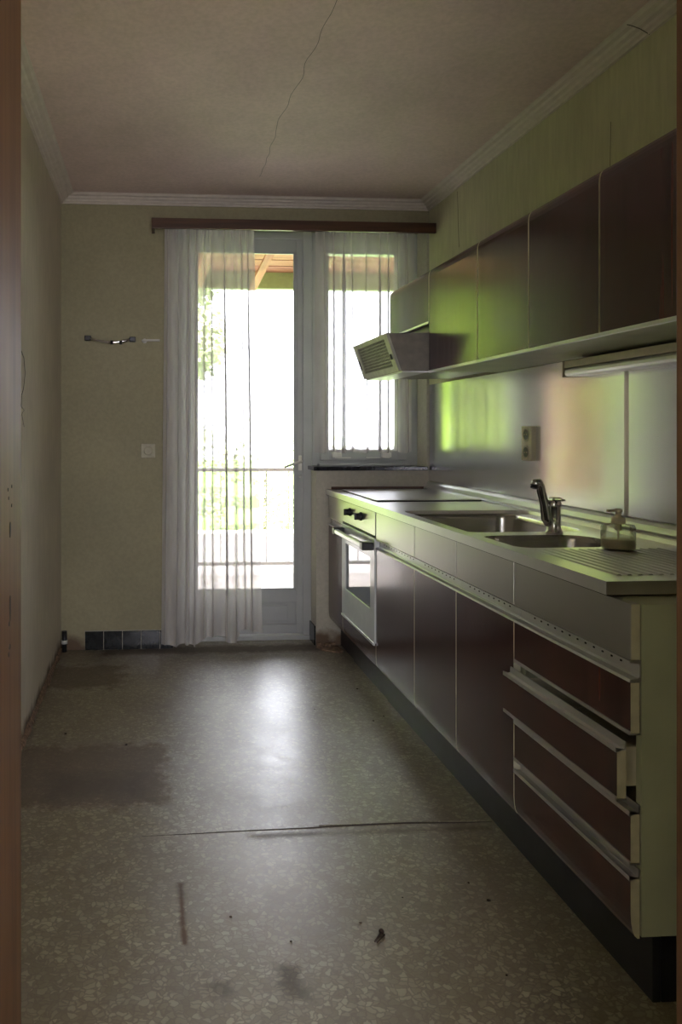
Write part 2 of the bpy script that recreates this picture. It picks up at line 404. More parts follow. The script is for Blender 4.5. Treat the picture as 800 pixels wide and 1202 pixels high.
# front wall with doorway in which the camera looks
JL, JR, JT = -.1616, .689, 2.02
mb = MB()
mb.box(-1.6, JL-.03, YF-.25, YF, 0, ZC, M_hall); mb.box(JR+.03, 2.4, YF-.25, YF, 0, ZC, M_hall); mb.box(JL-.03, JR+.03, YF-.25, YF, JT+.03, ZC, M_hall)
struct(mb.build('wall_front'))
dr = struct(thing('door_2', '', '')); 
for k in ('label', 'category'): del dr[k]
jl = bx('jamb', dr, M_jamb, JL-.03, JL, YF-.27, YF+.0, 0, JT, .002)
jr = bx('jamb', dr, M_jamb, JR, JR+.03, YF-.27, YF+.0, 0, JT, .002)
bx('lintel', dr, M_jamb, JL-.03, JR+.03, YF-.27, YF, JT, JT+.03)
# latch and keep holes in the left jamb: dark plugs coloured like the shade inside
def hole(y, z, hy, hz):
    mb = MB(); pts = [(y+hy*math.cos(a), z+hz*math.sin(a)) for a in [2*PI*k/12 for k in range(12)]]
    mb.prism(pts, 'x', JL-.01, JL+.0006, M_dark); mb.build('latch_hole', jl)
for y, z, a, b in ((.875, 1.118, .004, .009), (.875, 1.028, .0035, .015), (.869, 1.012, .003, .003), (.872, .985, .005, .003), (.862, 1.165, .002, .002), (.885, 1.167, .002, .002), (.866, 1.155, .002, .002), (.884, 1.145, .002, .002), (.866, .978, .003, .003)):
    hole(y, z, a, b)
# hall behind the camera (only its doorway side can be seen from other positions)
mb = MB()
mb.box(-1.85, -1.6, -2.2, YF, 0, ZC, M_hall); struct(mb.build('wall_hall_left'))
mb = MB(); mb.box(2.4, 2.65, -2.2, YF, 0, ZC, M_hall); struct(mb.build('wall_hall_right'))
mb = MB()
hx0, hx1, hz0, hz1 = -.9, 1.5, .6, 2.2  # unseen opening, added and sized to let fill light in from behind
mb.box(-1.85, hx0, -2.35, -2.1, 0, ZC, M_hall); mb.box(hx1, 2.65, -2.35, -2.1, 0, ZC, M_hall)
mb.box(hx0, hx1, -2.35, -2.1, 0, hz0, M_hall); mb.box(hx0, hx1, -2.35, -2.1, hz1, ZC, M_hall)
struct(mb.build('wall_hall_back'))
struct(bx('ceiling_hall', None, M_hall, -1.85, 2.65, -2.35, YF-.251, ZC, ZC+.1))

# cornices
def corn_prof(): return [(0, -.045), (.012, -.045), (.014, -.038), (.026, -.034), (.030, -.027), (.044, -.022), (.050, -.014), (.066, -.011), (.072, -.004), (.078, -.001), (.078, 0), (0, 0)]
cp = [(a, b) for a, b in corn_prof()]
def mitre(name, p0, p1, inn, cut0=1, cut1=1):
    """cornice along p0->p1, inn = unit vector into the room; ends mitred"""
    p0, p1, inn = Vector(p0), Vector(p1), Vector(inn); d = (p1-p0).normalized(); mb = MB()
    A = [mb.bm.verts.new(p0+inn*a+Vector((0, 0, b))+d*a*cut0) for a, b in cp]; B = [mb.bm.verts.new(p1+inn*a+Vector((0, 0, b))-d*a*cut1) for a, b in cp]
    mb.mi(M_corn); n = len(cp)
    for k in range(n): mb.bm.faces.new((A[k], A[(k+1) % n], B[(k+1) % n], B[k]))
    mb.bm.faces.new(A[::-1]); mb.bm.faces.new(B); return struct(mb.build(name))
mitre('trim_1', (XL, YF, ZC), (XL, YB, ZC), (1, 0, 0))
mitre('trim_2', (XL, YB, ZC), (XR, YB, ZC), (0, -1, 0))
t3 = mitre('trim_3', (XR, YB, ZC), (XR, YF, ZC), (-1, 0, 0))
crack(t3, [(XR-.005, 2.335, ZC-.047), (XR-.04, 2.33, ZC-.033), (XR-.075, 2.345, ZC-.010)], .0013, 4, .003)
mitre('trim_4', (XR, YF, ZC), (XL, YF, ZC), (0, 1, 0))

# black skirting tiles on the back wall, cement bed behind them
bb = struct(bx('baseboard_back', None, M_grout, -.376, XO, YB-.006, YB, 0, .108))
tile = None
xs = [-.374+k*.1055 for k in range(5)]
tm = MB().box(0, .1015, YB-.013, YB-.005, .002, .105, M_tile, .0015)
t0 = tm.build('tile', bb)
t0.location.x = xs[0]
for x in xs[1:-1]:
    c_ = t0.copy(); C.objects.link(c_); c_.location.x = x
bx('tile', bb, M_tile, xs[-1], XO, YB-.013, YB-.005, .002, .105, .0015)
br = struct(bx('baseboard_reveal', None, M_grout, XP-.006, XP, YB+.01, YB+.15, 0, .105)); bx('tile', br, M_tile, XP-.013, XP-.004, YB-.004, YB+.13, .002, .112, .0015)
# crumbling plaster where the left skirting was torn off
mb = MB(); n = 70
top = []; bot = []
for k in range(n+1):
    y = YF+.05+(YB-.08-YF)*k/n; h = .018+.03*abs(noise.noise(Vector((y*3, 0, 0))))+.016*random.random(); w = .006+.012*random.random()
    top.append((mb.bm.verts.new((XL-.002, y, h)))); bot.append(mb.bm.verts.new((XL+w, y, 0)))
mb.mi(M_plaster); mid = [mb.bm.verts.new((XL+.006+.006*random.random(), (a.co.y+b.co.y)/2+.01*random.random(), a.co.z*.6)) for a, b in zip(top, bot)]
for k in range(n):
    mb.bm.faces.new((top[k], top[k+1], mid[k+1], mid[k])); mb.bm.faces.new((mid[k], mid[k+1], bot[k+1], bot[k]))
struct(mb.build('baseboard_left'))

# ================================================================== BALCONY DOOR AND WINDOW
Y0, Y1 = 4.44, 4.50
d1 = struct(MB().box(XO+.001, XO+.05, Y0-.01, Y1+.01, 0, ZO, M_frame, .004).box(.895, .95, Y0-.01, Y1+.01, 0, ZO, M_frame, .004).box(XO+.002, .944, Y0-.0085, Y1+.0085, 2.375, ZO-.001, M_frame, .004).build('door_1'))
lx0, lx1 = XO+.045, .90
lf = MB().box(lx0, .256, Y0, Y1, .03, 2.385, M_frame, .005).box(.857, lx1, Y0, Y1, .03, 2.385, M_frame, .005)
lf.box(.25, .863, Y0+.0015, Y1-.0015, 2.30, 2.384, M_frame, .003).box(.25, .863, Y0+.0015, Y1-.0015, .215, .29, M_frame, .003).box(.25, .863, Y0+.0015, Y1-.0015, .031, .085, M_frame, .003)
leaf = lf.build('door_leaf', d1)
mb = MB()
for x0, x1, z0, z1 in ((.256, .272, .29, 2.30), (.841, .857, .29, 2.30), (.256, .857, .29, .303), (.256, .857, 2.287, 2.30)): mb.box(x0, x1, Y0-.006, Y0+.01, z0, z1, M_frame, .002)
mb.build('glazing_bead', leaf)
bx('pane', leaf, M_glass, .258, .855, Y0+.028, Y0+.034, .291, 2.299)
mb = MB().box(.25, .86, Y0+.015, Y0+.035, .08, .22, M_frame).box(.30, .81, Y0+.008, Y0+.02, .105, .195, M_frame, .004); mb.build('kick_panel', leaf)
hm = MB().box(.868, .890, Y0-.008, Y0, 1.00, 1.09, M_white, .003)
hm.tube([(.879, Y0-.005, 1.055), (.879, Y0-.045, 1.055), (.872, Y0-.052, 1.054), (.84, Y0-.054, 1.045), (.775, Y0-.054, 1.022)], [.008, .008, .009, .008, .006], M_white, 10)
hm.build('door_handle', leaf)
MB().cyl((.879, Y0-.004, .965), (.879, Y0+.002, .965), .009, M_chrome).build('keyhole', leaf)
bx('threshold', d1, M_frame, XO, .945, Y0-.03, Y1+.08, 0, .026, .003)
w1 = struct(MB().box(.951, 1.03, Y0, Y1, 1.03, ZO, M_frame, .004).box(1.50, 1.594, Y0, Y1, 1.03, ZO, M_frame, .004).box(.96, 1.585, Y0+.0015, Y1-.0015, 2.33, ZO-.001, M_frame, .003).box(.96, 1.585, Y0+.0015, Y1-.0015, 1.031, 1.075, M_frame, .003).build('window_1'))
sa = MB().box(1.0, 1.05, Y0-.02, Y1-.01, 1.06, 2.36, M_frame, .005).box(1.465, 1.52, Y0-.02, Y1-.01, 1.06, 2.36, M_frame, .005).box(1.02, 1.50, Y0-.0185, Y1-.0115, 2.29, 2.359, M_frame, .003).box(1.02, 1.50, Y0-.0185, Y1-.0115, 1.061, 1.125, M_frame, .003).build('window_sash', w1)
bx('pane', sa, M_glass, 1.045, 1.47, Y0+.02, Y0+.026, 1.12, 2.295)
for x in (1.065, 1.365):
    m_ = MB().box(x, x+.058, Y0-.04, Y0-.019, 1.078, 1.108, M_white, .003)
    m_.box(x-.01 if x > 1.2 else x+.02, x+.05 if x > 1.2 else x+.115, Y0-.03, Y0-.019, 1.073, 1.079, M_white, .001); 
    if x > 1.2: m_.box(x-.09, x+.02, Y0-.03, Y0-.019, 1.073, 1.079, M_white, .001)
    m_.build('window_handle', sa)
bx('window_sill', w1, M_marble, XP-.02, 1.594, YB-.025, Y0+.01, 1.0075, 1.03, .003)
mb = MB().box(.985, 1.53, Y0-.05, Y0-.005, 1.030, 1.042, M_frame, .003); mb.build('sill_strip', w1)

# ================================================================== CURTAINS
pel = thing('curtain_pelmet', 'long dark brown wooden curtain rail board above door and window', 'curtain rail', (.8, 4.22, 2.40))
bx('board', pel, M_woodh, .0, 1.605, 4.165, 4.185, 2.355, 2.412, .002)
bx('return_board', pel, M_woodh, .0, .018, 4.186, YB-.001, 2.355, 2.412, .001)
bx('top_board', pel, M_woodh, .019, 1.605, 4.186, YB-.001, 2.395, 2.411, .001)
MB().box(.03, 1.60, 4.215, 4.222, 2.37, 2.394, M_white).box(.03, 1.60, 4.232, 4.239, 2.37, 2.394, M_white).box(.03, 1.60, 4.215, 4.239, 2.388, 2.3945, M_white).build('rail', pel)
def curtain(name, label, zt, zb, top, bot, folds, yc, amp, seed, botfn=None, dens=None):
    random.seed(seed); mb = MB(); mb.mi(M_sheer); nu, nv = 340, 44
    ph = [random.uniform(0, 6.28) for _ in range(6)]; rows = []
    for j in range(nv+1):
        v = j/nv; row = []
        x0 = top[0]+(bot[0]-top[0])*v; x1 = top[1]+(bot[1]-top[1])*v
        for i in range(nu+1):
            u = i/nu
            w = 2*PI*folds*(u + .022*math.sin(2*PI*u*2+ph[0]+v*.6) + .009*math.sin(2*PI*u*5+ph[3]))
            lam = (x1-x0)/folds/(2*PI)
            g_ = .55+.45*math.sin(2*PI*u*2.7+ph[1])          # some pleats close up, others fall open
            b_ = lam*(.5+1.6*g_)*(.55+.45*min(1, v*4))
            y = yc + amp*(.35+.65*min(1, v*3.5))*(.5+.5*g_)*math.cos(w+.4*math.sin(v*2.5+ph[4]))
            x = x0+(x1-x0)*u + b_*math.sin(w+.4*math.sin(v*2.5+ph[4]))
            if v < .03: y += .003*math.sin(w*3.1)
            zz = zb + (botfn(u) if botfn else 0) + .006*math.sin(w*.5+ph[5])
            row.append(mb.bm.verts.new((x, y, zt+(zz-zt)*v)))
        rows.append(row)
    for j in range(nv):
        for i in range(nu):
            f = mb.bm.faces.new((rows[j][i], rows[j][i+1], rows[j+1][i+1], rows[j+1][i])); f.smooth = True
    o = mb.build('cloth', recalc=False)
    t = thing(name, label, 'curtain', ((top[0]+top[1])/2, yc, zb)); o.parent = t; o.matrix_parent_inverse = Matrix.Translation(t.location).inverted()
    # heading tape and hem follow the same folds
    def band(nm, j0, j1, off):
        me = MB(); me.mi(M_sheer)
        R = [[me.bm.verts.new(Vector(v_)+Vector((0, off, 0))) for v_ in row] for row in [[tuple(vv) for vv in cr] for cr in ([saved[j] for j in range(j0, j1+1)])]]
        for a_, b_ in zip(R, R[1:]):
            for i in range(nu): f = me.bm.faces.new((a_[i], a_[i+1], b_[i+1], b_[i])); f.smooth = True
        me.build(nm, t, recalc=False)
    vs = o.data.vertices; saved = [[tuple(vs[j*(nu+1)+i].co) for i in range(nu+1)] for j in range(nv+1)]
    band('heading_tape', 0, 1, -.003); band('hem', nv-1, nv, -.003)
    return t
def lbot(u):
    return .0 if u < .38 else (.05*abs(math.sin((u-.38)*9.5)) + (.03 if u > .8 else 0))
curtain('curtain', 'long sheer white curtain gathered before the balcony door', 2.385, .035, (.068, .57), (.045, .61), 10, 4.226, .026, 3, lbot)
curtain('curtain', 'short sheer white curtain hanging over the window beside the kitchen units', 2.385, 1.115, (.925, 1.50), (.93, 1.50), 9, 4.228, .024, 11)

# ================================================================== BASE UNITS
XF = 1.01            # front plane
XFT = 1.03           # back of fronts
XC = 1.034           # carcass
ZB, ZD, ZG, ZT = .157, .700, .745, .866
def curved_front(mb, y0, y1, z0, z1, x0=XF, m=M_wood, th=.02, curve=True, top=False):
    """front panel with pale edges; its bottom (or top) edge rolls back"""
    pts = []
    if curve and not top:
        pts = [(x0, z1), (x0, z0+.055), (x0+.001, z0+.035), (x0+.004, z0+.018), (x0+.009, z0+.006), (x0+.015, z0), (x0+th, z0), (x0+th, z1)]
    elif curve and top:
        pts = [(x0, z0), (x0+th, z0), (x0+th, z1), (x0+.015, z1), (x0+.009, z1-.004), (x0+.004, z1-.013), (x0+.001, z1-.024), (x0, z1-.038)]
    else: pts = [(x0, z1), (x0, z0), (x0+th, z0), (x0+th, z1)]
    i0 = len(mb.bm.faces); mb.prism(pts, 'y', y0, y1, m)
    mb.bm.faces.ensure_lookup_table(); e = mb.mi(M_edge)
    for f in mb.bm.faces[-2:]: f.material_index = e
    return mb
def grip_rail(parent, y0, y1, slots=True, z0=ZD, z1=ZG, x=XF):
    """aluminium finger channel between fascia and door"""
    mb = MB()
    pts = [(x-.002, z1), (x-.002, z1-.004), (x+.018, z1-.006), (x+.020, z1-.010), (x+.020, z0+.012), (x+.016, z0+.008), (x-.001, z0+.006), (x-.003, z0), (x+.023, z0), (x+.023, z1)]
    mb.prism(pts, 'y', y0, y1, M_alu); r = mb.build('grip_rail', parent)
    if slots:
        s = MB(); y = y0+.06
        while y < y1-.05:
            s.box(x+.0185, x+.0203, y, y+.006, z1-.019, z1-.0155, M_dark); y += .034
        stuff(s.build('slot_row', r))
    return r
def base_unit(name, label, y0, y1, seamgap=.0026, door=True, carc=True, group='wooden base units under the worktop'):
    t = thing(name, label, 'cabinet', (1.3, (y0+y1)/2, 0), group)
    if carc: MB().box(XC, 1.60, y0+.0005, y0+.016, .16, .722, M_cream).box(XC, 1.60, y1-.016, y1-.0005, .16, .722, M_cream).box(XC, 1.60, y0+.016, y1-.016, .16, .176, M_cream).box(1.585, 1.60, y0+.016, y1-.016, .176, .722, M_cream).box(XC, XC+.012, y0+.0005, y1-.0005, .722, .864, M_cream).build('carcass', t)
    if door: 
        d = curved_front(MB(), y0+seamgap, y1-seamgap, ZB, ZD-.001).build('door', t)
    bx('fascia', t, M_fascia, XF, XFT, y0+seamgap, y1-seamgap, ZG+.001, ZT, .001)
    grip_rail(t, y0+.001, y1-.001)
    return t
base_unit('base_cabinet', 'narrow rosewood end cabinet between oven and window wall', 3.94, YB-.03)
base_unit('base_cabinet', 'rosewood base cabinet with tall door right beside the oven', 2.847, 3.346)
base_unit('base_cabinet', 'middle rosewood base cabinet, second door from the oven', 2.447, 2.847)
base_unit('base_cabinet', 'rosewood base cabinet under the sink, next to the drawer unit', 2.045, 2.447)
# oven housing and oven
oh = thing('oven_housing', 'wooden housing around the built-in oven with curved panel below', 'cabinet', (1.3, 3.64, 0), 'wooden base units under the worktop')
mb = MB()
mb.box(XC, 1.60, 3.3465, 3.362, .16, .864, M_cream).box(XC, 1.60, 3.924, 3.9395, .16, .864, M_cream).box(XC, 1.60, 3.362, 3.924, .16, .255, M_cream); mb.build('carcass', oh)
curved_front(MB(), 3.348, 3.938, ZB, .262).build('front_panel', oh)
ov = thing('built_in_oven', 'pale enamel built-in oven with dark glass door and black knobs', 'oven', (1.3, 3.64, .26))
oy0, oy1 = 3.350, 3.936
bx('oven_body', ov, M_blackp, XFT+.002, 1.56, 3.364, 3.922, .257, .862)
cpn = bx('control_panel', ov, M_fascia, XF-.002, XFT, oy0, oy1, .758, ZT, .002)
for y in (3.78, 3.58):
    k = MB().lathe([(.021, 0), (.021, -.006), (.017, -.010), (.016, -.022), (.013, -.025)], (XF-.002, y, .822), M_blackp, 20, 'x')
    k.box(XF-.036, XF-.015, y-.005, y+.005, .806, .838, M_blackp, .002); k.build('knob', cpn)
od = MB(); gx = XF-.006
for a in ((oy0, 3.418, .272, .748), (3.862, oy1, .272, .748), (3.41, 3.87, .272, .415), (3.41, 3.87, .652, .748)): od.box(gx, XFT, *a[:2], *a[2:], M_ovenw, .002)
odo = od.build('oven_door', ov)
bx('pane', odo, M_ovenglass, gx+.004, gx+.010, 3.416, 3.864, .413, .654)
bx('lower_trim', odo, M_alu, gx-.004, gx+.004, oy0, oy1, .262, .273, .001)
hb = MB().box(gx-.052, gx-.030, oy0+.045, oy1-.03, .697, .722, M_ovenw, .006, 3).build('handle', odo)
for y in (oy0+.012, oy1-.052): bx('bracket', odo, M_blackp, gx-.054, gx+.001, y, y+.045, .692, .728, .004).parent = odo
# drawer unit at the near end
du = thing('drawer_unit', 'rosewood drawer unit at the near end with one drawer ajar', 'cabinet', (1.3, 1.79, 0))
dy0, dy1 = 1.530, 2.045
mb = MB().box(XC, 1.60, dy0, dy0+.018, .160, .864, M_cream).box(XC, 1.60, dy1-.018, dy1-.0005, .160, .864, M_cream).box(XC, 1.60, dy0+.018, dy1-.018, .16, .175, M_cream).box(1.585, 1.60, dy0+.018, dy1-.018, .175, .864, M_cream).box(XC, 1.58, dy0+.018, dy1-.018, .75, .864, M_cream)
mb.build('carcass', du)
f_ = MB().box(XF, XFT, dy0, dy1-.0018, ZG+.001, ZT, M_fascia, .001); f_.mi(M_edge)
fo = f_.build('fascia', du)
bx('edge_band', fo, M_edge, XF+.001, XFT, dy0-.0008, dy0+.0002, ZG+.002, ZT-.001)
grip_rail(du, dy0, dy1-.001)
for i, (z0, z1, pull) in enumerate(((.592, .699, 0), (.455, .557, .030), (.317, .421, 0), (ZB, .284, 0))):
    d = curved_front(MB(), dy0+.0005, dy1-.002, z0, z1, XF-pull, curve=(i == 3)).build('drawer', du)
    if i == 1: d['label'] = 'drawer standing slightly open'
    x = XF-pull
    # bottom strip + top finger tray
    if i < 3: MB().prism([(x-.0025, z0+.004), (x-.0025, z0-.004), (x+.022, z0-.004), (x+.022, z0-.001), (x, z0-.0005), (x, z0+.004)], 'y', dy0+.0005, dy1-.002, M_alu).build('aluminium_strip', d)
    if i > 0:
        tb = .034 if i == 1 else .030
        MB().prism([(x-.003, z1+.006), (x-.003, z1-.004), (x-.0005, z1-.004), (x-.0005, z1+.001), (x+.017, z1+.002), (x+.0185, z1+.018), (x+.0215, z1+.018), (x+.020, z1-.001), (x+.001, z1-.0005), (x-.0005, z1+.006)], 'y', dy0+.0005, dy1-.002, M_alu).build('finger_grip', d)
    bxx = MB(); b0 = x+.0205; b1 = b0+.45; zz0, zz1 = z0+.012, z1-.006
    bxx.box(b0, b1, dy0+.030, dy0+.042, zz0, zz1, M_ivory).box(b0, b1, dy1-.042, dy1-.030, zz0, zz1, M_ivory).box(b1-.012, b1, dy0+.042, dy1-.042, zz0, zz1, M_ivory).box(b0, b1-.012, dy0+.042, dy1-.042, zz0, zz0+.006, M_ivory)
    bxx.build('drawer_box', d)
# plinth
pl = thing('plinth', 'black plinth board running along the floor beneath the base units', 'plinth', (1.08, 2.9, 0))
for y0, y1, xx in ((1.555, 3.385, 1.076), (3.388, 3.98, 1.080), (3.983, YB-.002, 1.088)):
    bx('plinth_board', pl, M_black, xx, xx+.018, y0, y1, 0, .1575, .0015)
bx('return_board', pl, M_black, 1.096, 1.60, 1.555, 1.573, 0, .1575, .001)

# ================================================================== WORKTOP WITH SINKS
wt = thing('worktop', 'stainless steel worktop with double sink and ribbed drainer', 'worktop', (1.3, 2.9, .87))
TZ = .900; WY0, WY1, WX0, WX1 = 1.600, YB-.005, 1.0, 1.606
def rr(x0, x1, y0, y1, r, n=8):
    P = []
    for cx, cy, a0 in ((x1-r, y1-r, 0), (x0+r, y1-r, PI/2), (x0+r, y0+r, PI), (x1-r, y0+r, 1.5*PI)):
        for k in range(n+1): a = a0+PI/2*k/n; P.append((cx+r*math.cos(a), cy+r*math.sin(a)))
    return P
def plate(mb, outer, holes, z, m):
    t = bmesh.new()
    for loop in [outer]+holes:
        vs = [t.verts.new((x, y, z)) for x, y in loop]
        for a, b in zip(vs, vs[1:]+vs[:1]): t.edges.new((a, b))
    bmesh.ops.triangle_fill(t, use_beauty=True, use_dissolve=False, edges=t.edges[:], normal=(0, 0, 1))
    for f in t.faces:
        if f.normal.z < 0: f.normal_flip()
    mb.merge(t, m)
def loft(mb, loops, m, closed_bottom=False, smooth=True):
    i = mb.mi(m); R = [[mb.bm.verts.new((x, y, z)) for x, y in L] for L, z in loops]
    for a, b in zip(R, R[1:]):
        n = len(a)
        for k in range(n): f = mb.bm.faces.new((a[k], b[k], b[(k+1) % n], a[(k+1) % n])); f.material_index = i; f.smooth = smooth
    if closed_bottom: f = mb.bm.faces.new(R[-1]); f.material_index = i
recess = rr(1.042, 1.572, 2.078, 3.09, .05)
mb = MB(); outer = [(WX0, WY0), (WX1, WY0), (WX1, WY1), (WX0, WY1)]
plate(mb, outer, [recess], TZ, M_top)
rz = TZ-.012
loft(mb, [(recess, TZ), (rr(1.045, 1.569, 2.081, 3.087, .048), rz)], M_top)
b1o = rr(1.055, 1.50, 2.50, 3.06, .07); b2o = rr(1.055, 1.43, 2.095, 2.42, .09)
plate(mb, rr(1.045, 1.569, 2.081, 3.087, .048), [b1o, b2o], rz, M_top)
mb.box(WX0, WX0+.0015, WY0, WY1, .870, TZ-.0001, M_top); mb.box(WX0+.0015, WX1, WY0, WY0+.0015, .870, TZ-.0001, M_top)
mb.build('top', wt, recalc=False)
MB().box(WX0+.002, 1.04, WY0+.002, WY1, .868, TZ-.002, M_dark).box(1.04, WX1, WY0+.002, 2.05, .868, TZ-.002, M_dark).box(1.04, WX1, 3.1, WY1, .868, TZ-.002, M_dark).build('core', wt)
def bowl(nm, x0, x1, y0, y1, r, d):
    mb = MB()
    L = [(rr(x0, x1, y0, y1, r), rz)]
    for k, (o, z) in enumerate(((.003, -.004), (.006, -.02), (.012, -d+.03), (.020, -d+.010), (.040, -d))): L.append((rr(x0+o, x1-o, y0+o, y1-o, max(.02, r-o*.6)), rz+z))
    loft(mb, L, M_bowl, True)
    b = mb.build(nm, wt, recalc=False)
    cx, cy = (x0+x1)/2, (y0+y1)/2
    MB().lathe([(.042, 0), (.042, .002), (.034, .0025), (.03, .001), (.001, .001)], (cx, cy, rz-d+.0005), M_chrome).build('drain', b)
bowl('sink_bowl', 1.055, 1.50, 2.50, 3.06, .07, .16); bowl('sink_bowl', 1.055, 1.43, 2.095, 2.42, .09, .15)
mb = MB()
for k in range(15):
    x = 1.065+k*.0255
    mb.prism([(x, TZ), (x+.004, TZ+.0028), (x+.009, TZ+.0028), (x+.013, TZ)], 'y', 1.665, 2.045-.006*abs(k-7) if False else 2.04, M_top)
mb.build('drainer_ridges', wt)
up = MB().prism([(1.606, TZ), (1.575, TZ), (1.573, TZ+.006), (1.585, TZ+.012), (1.590, TZ+.030), (1.598, TZ+.040), (1.606, TZ+.045)], 'y', WY0, WY1, M_alu)
up.build('upstand', wt)
bx('upstand', wt, M_woodh, WX0+.03, 1.572, WY1-.012, WY1, TZ+.0003, TZ+.014, .002)
hc = thing('hob_cover', 'flat dusty steel hob cover plate at the window end of worktop', 'hob', (1.3, 3.8, TZ))
mb = MB().box(1.065, 1.565, 3.49, 4.15, TZ+.0005, TZ+.004, M_dark).box(1.060, 1.568, 3.494, 4.155, TZ+.004, TZ+.0085, M_top, .001); mb.build('cover_plate', hc)

# ================================================================== TAP AND SOAP
tp = thing('kitchen_tap', 'chrome single lever kitchen tap between the two sink bowls', 'tap', (1.346, 2.46, rz))
fx, fy = 1.346, 2.46
tp_b = MB().lathe([(.028, 0), (.028, .006), (.023, .010), (.021, .03), (.021, .085), (.023, .09), (.023, .105), (.018, .112)], (fx+.008, fy, rz), M_chrome).build('body', tp)
sp = MB().tube([(fx-.010, fy, rz+.03), (fx-.022, fy-.002, rz+.05), (fx-.028, fy-.004, rz+.10), (fx-.040, fy-.008, rz+.138), (fx-.047, fy-.012, rz+.160), (fx-.056, fy-.016, rz+.171), (fx-.066, fy-.020, rz+.170), (fx-.072, fy-.022, rz+.161)], [.014, .0145, .0145, .0145, .015, .016, .0155, .014], M_chrome, 16).build('spout', tp)
MB().cyl((fx-.072, fy-.0225, rz+.163), (fx-.0755, fy-.024, rz+.154), .011, M_blackp).build('aerator', sp)
MB().box(fx-.004, fx+.030, fy-.018, fy+.018, rz+.108, rz+.122, M_chrome, .006, 3).box(fx+.0, fx+.016, fy-.06, fy-.005, rz+.112, rz+.120, M_chrome, .003).build('lever', tp)
so = thing('soap_dispenser', 'clear plastic pump soap dispenser half full beside the sink', 'soap dispenser', (1.302, 2.028, TZ+.003))
sx, sy, sz = 1.302, 2.028, TZ+.0032
MB().lathe([(.040, 0), (.0435, .003), (.044, .01), (.044, .060), (.041, .067), (.020, .070), (.016, .072)], (sx, sy, sz), M_clear, 36).build('bottle', so)
MB().lathe([(.036, .002), (.0425, .004), (.0425, .026), (.001, .0262)], (sx, sy, sz), M_soapliq, 32).build('liquid', so)
pp = MB().lathe([(.0175, .070), (.0185, .073), (.0185, .086), (.012, .089), (.008, .092), (.007, .101), (.011, .102), (.011, .110), (.006, .112)], (sx, sy, sz), M_ivory, 24)
pp.box(sx-.032, sx-.004, sy-.005, sy+.005, sz+.103, sz+.110, M_ivory, .002).cyl((sx, sy, sz+.010), (sx, sy, sz+.070), .003, M_ivory, seg=8).cyl((sx, sy, sz+.052), (sx, sy, sz+.072), .009, M_ivory)
pp.build('pump', so)
mb = MB()
for k in range(6): mb.box(sx+.002+k*.006, sx+.004+k*.006, sy-.0445, sy-.0435+(k*.001), sz+.052, sz+.056, M_white)
mb.build('measure_marks', so)

# ================================================================== SPLASHBACK, SOCKETS
sb = thing('steel_splashback', 'brushed stainless steel splashback panels between worktop and wall cabinets', 'splashback', (1.606, 2.9, .95))
for y0, y1, lift in ((3.4125, YB-.006, 0), (2.4535, 3.4118, .008), (1.50, 2.4528, .008)):   # middle and near sheets tilted to steer what they reflect
    MB().prism([(1.6045-lift, y0), (1.6045, y1), (1.6095, y1), (1.6095, y0)], 'z', TZ+.046, 1.503, M_splash).build('splash_panel', sb)
so2 = thing('double_wall_socket', 'ivory double socket mounted upright on the steel splashback', 'socket', (1.60, 3.09, 1.11))
bx('plate', so2, M_ivory, 1.580, 1.6043, 3.050, 3.136, 1.108, 1.254, .004)
for z in (1.219, 1.144):
    r = MB().lathe([(.031, 0), (.031, -.003), (.026, -.003), (.022, .0), (.022, .0001)], (1.5798, 3.093, z), M_ivory, 24, 'x').build('outlet', so2)
    MB().cyl((1.5795, 3.093, z), (1.5785, 3.093, z), .0215, M_blackp).build('recess', r)
    q = MB()
    for dy in (-.009, .009): q.cyl((1.5786, 3.093+dy, z), (1.577, 3.093+dy, z), .0035, M_ivory, seg=8)
    q.build('contact', r)

# ================================================================== WALL CABINETS
XW = 1.27
def wall_unit(label, y0, y1, z0, z1=1.977, lip=True):
    t = thing('wall_cabinet', label, 'cabinet', (1.45, (y0+y1)/2, z0), 'rosewood wall cabinets in a row')
    bx('carcass', t, M_cream, XW+.022, 1.6035 if z0 < 1.6 else 1.609, y0+.0005, y1-.0005, z0+.003 if z0 > 1.6 else 1.506, z1-.002)
    curved_front(MB(), y0+.004, y1-.004, z0+.002, z1, XW, top=True).build('door', t)
    if lip:
        l = MB().prism([(XW-.003, z0+.004), (XW-.003, z0-.006), (XW+.004, z0-.008), (XW+.022, z0-.004), (XW+.022, z0+.002), (XW-.0005, z0+.002), (XW-.0005, z0+.004)], 'y', y0+.001, y1-.001, M_alu).build('grip_strip', t)
    return t
wall_unit('short green-glinting rosewood wall cabinet above the extractor hood', 3.388, 3.960, 1.735)
wall_unit('rosewood wall cabinet right beside the hood, brightest yellow-green reflection', 2.870, 3.388, 1.508)
wall_unit('green-glinting rosewood wall cabinet, second from the hood', 2.469, 2.870, 1.508)
wall_unit('rosewood wall cabinet behind tap, between second cabinet and darkest one', 2.065, 2.469, 1.508)
wall_unit('darkest rosewood wall cabinet, nearest the camera above the lamp', 1.545, 2.065, 1.508)
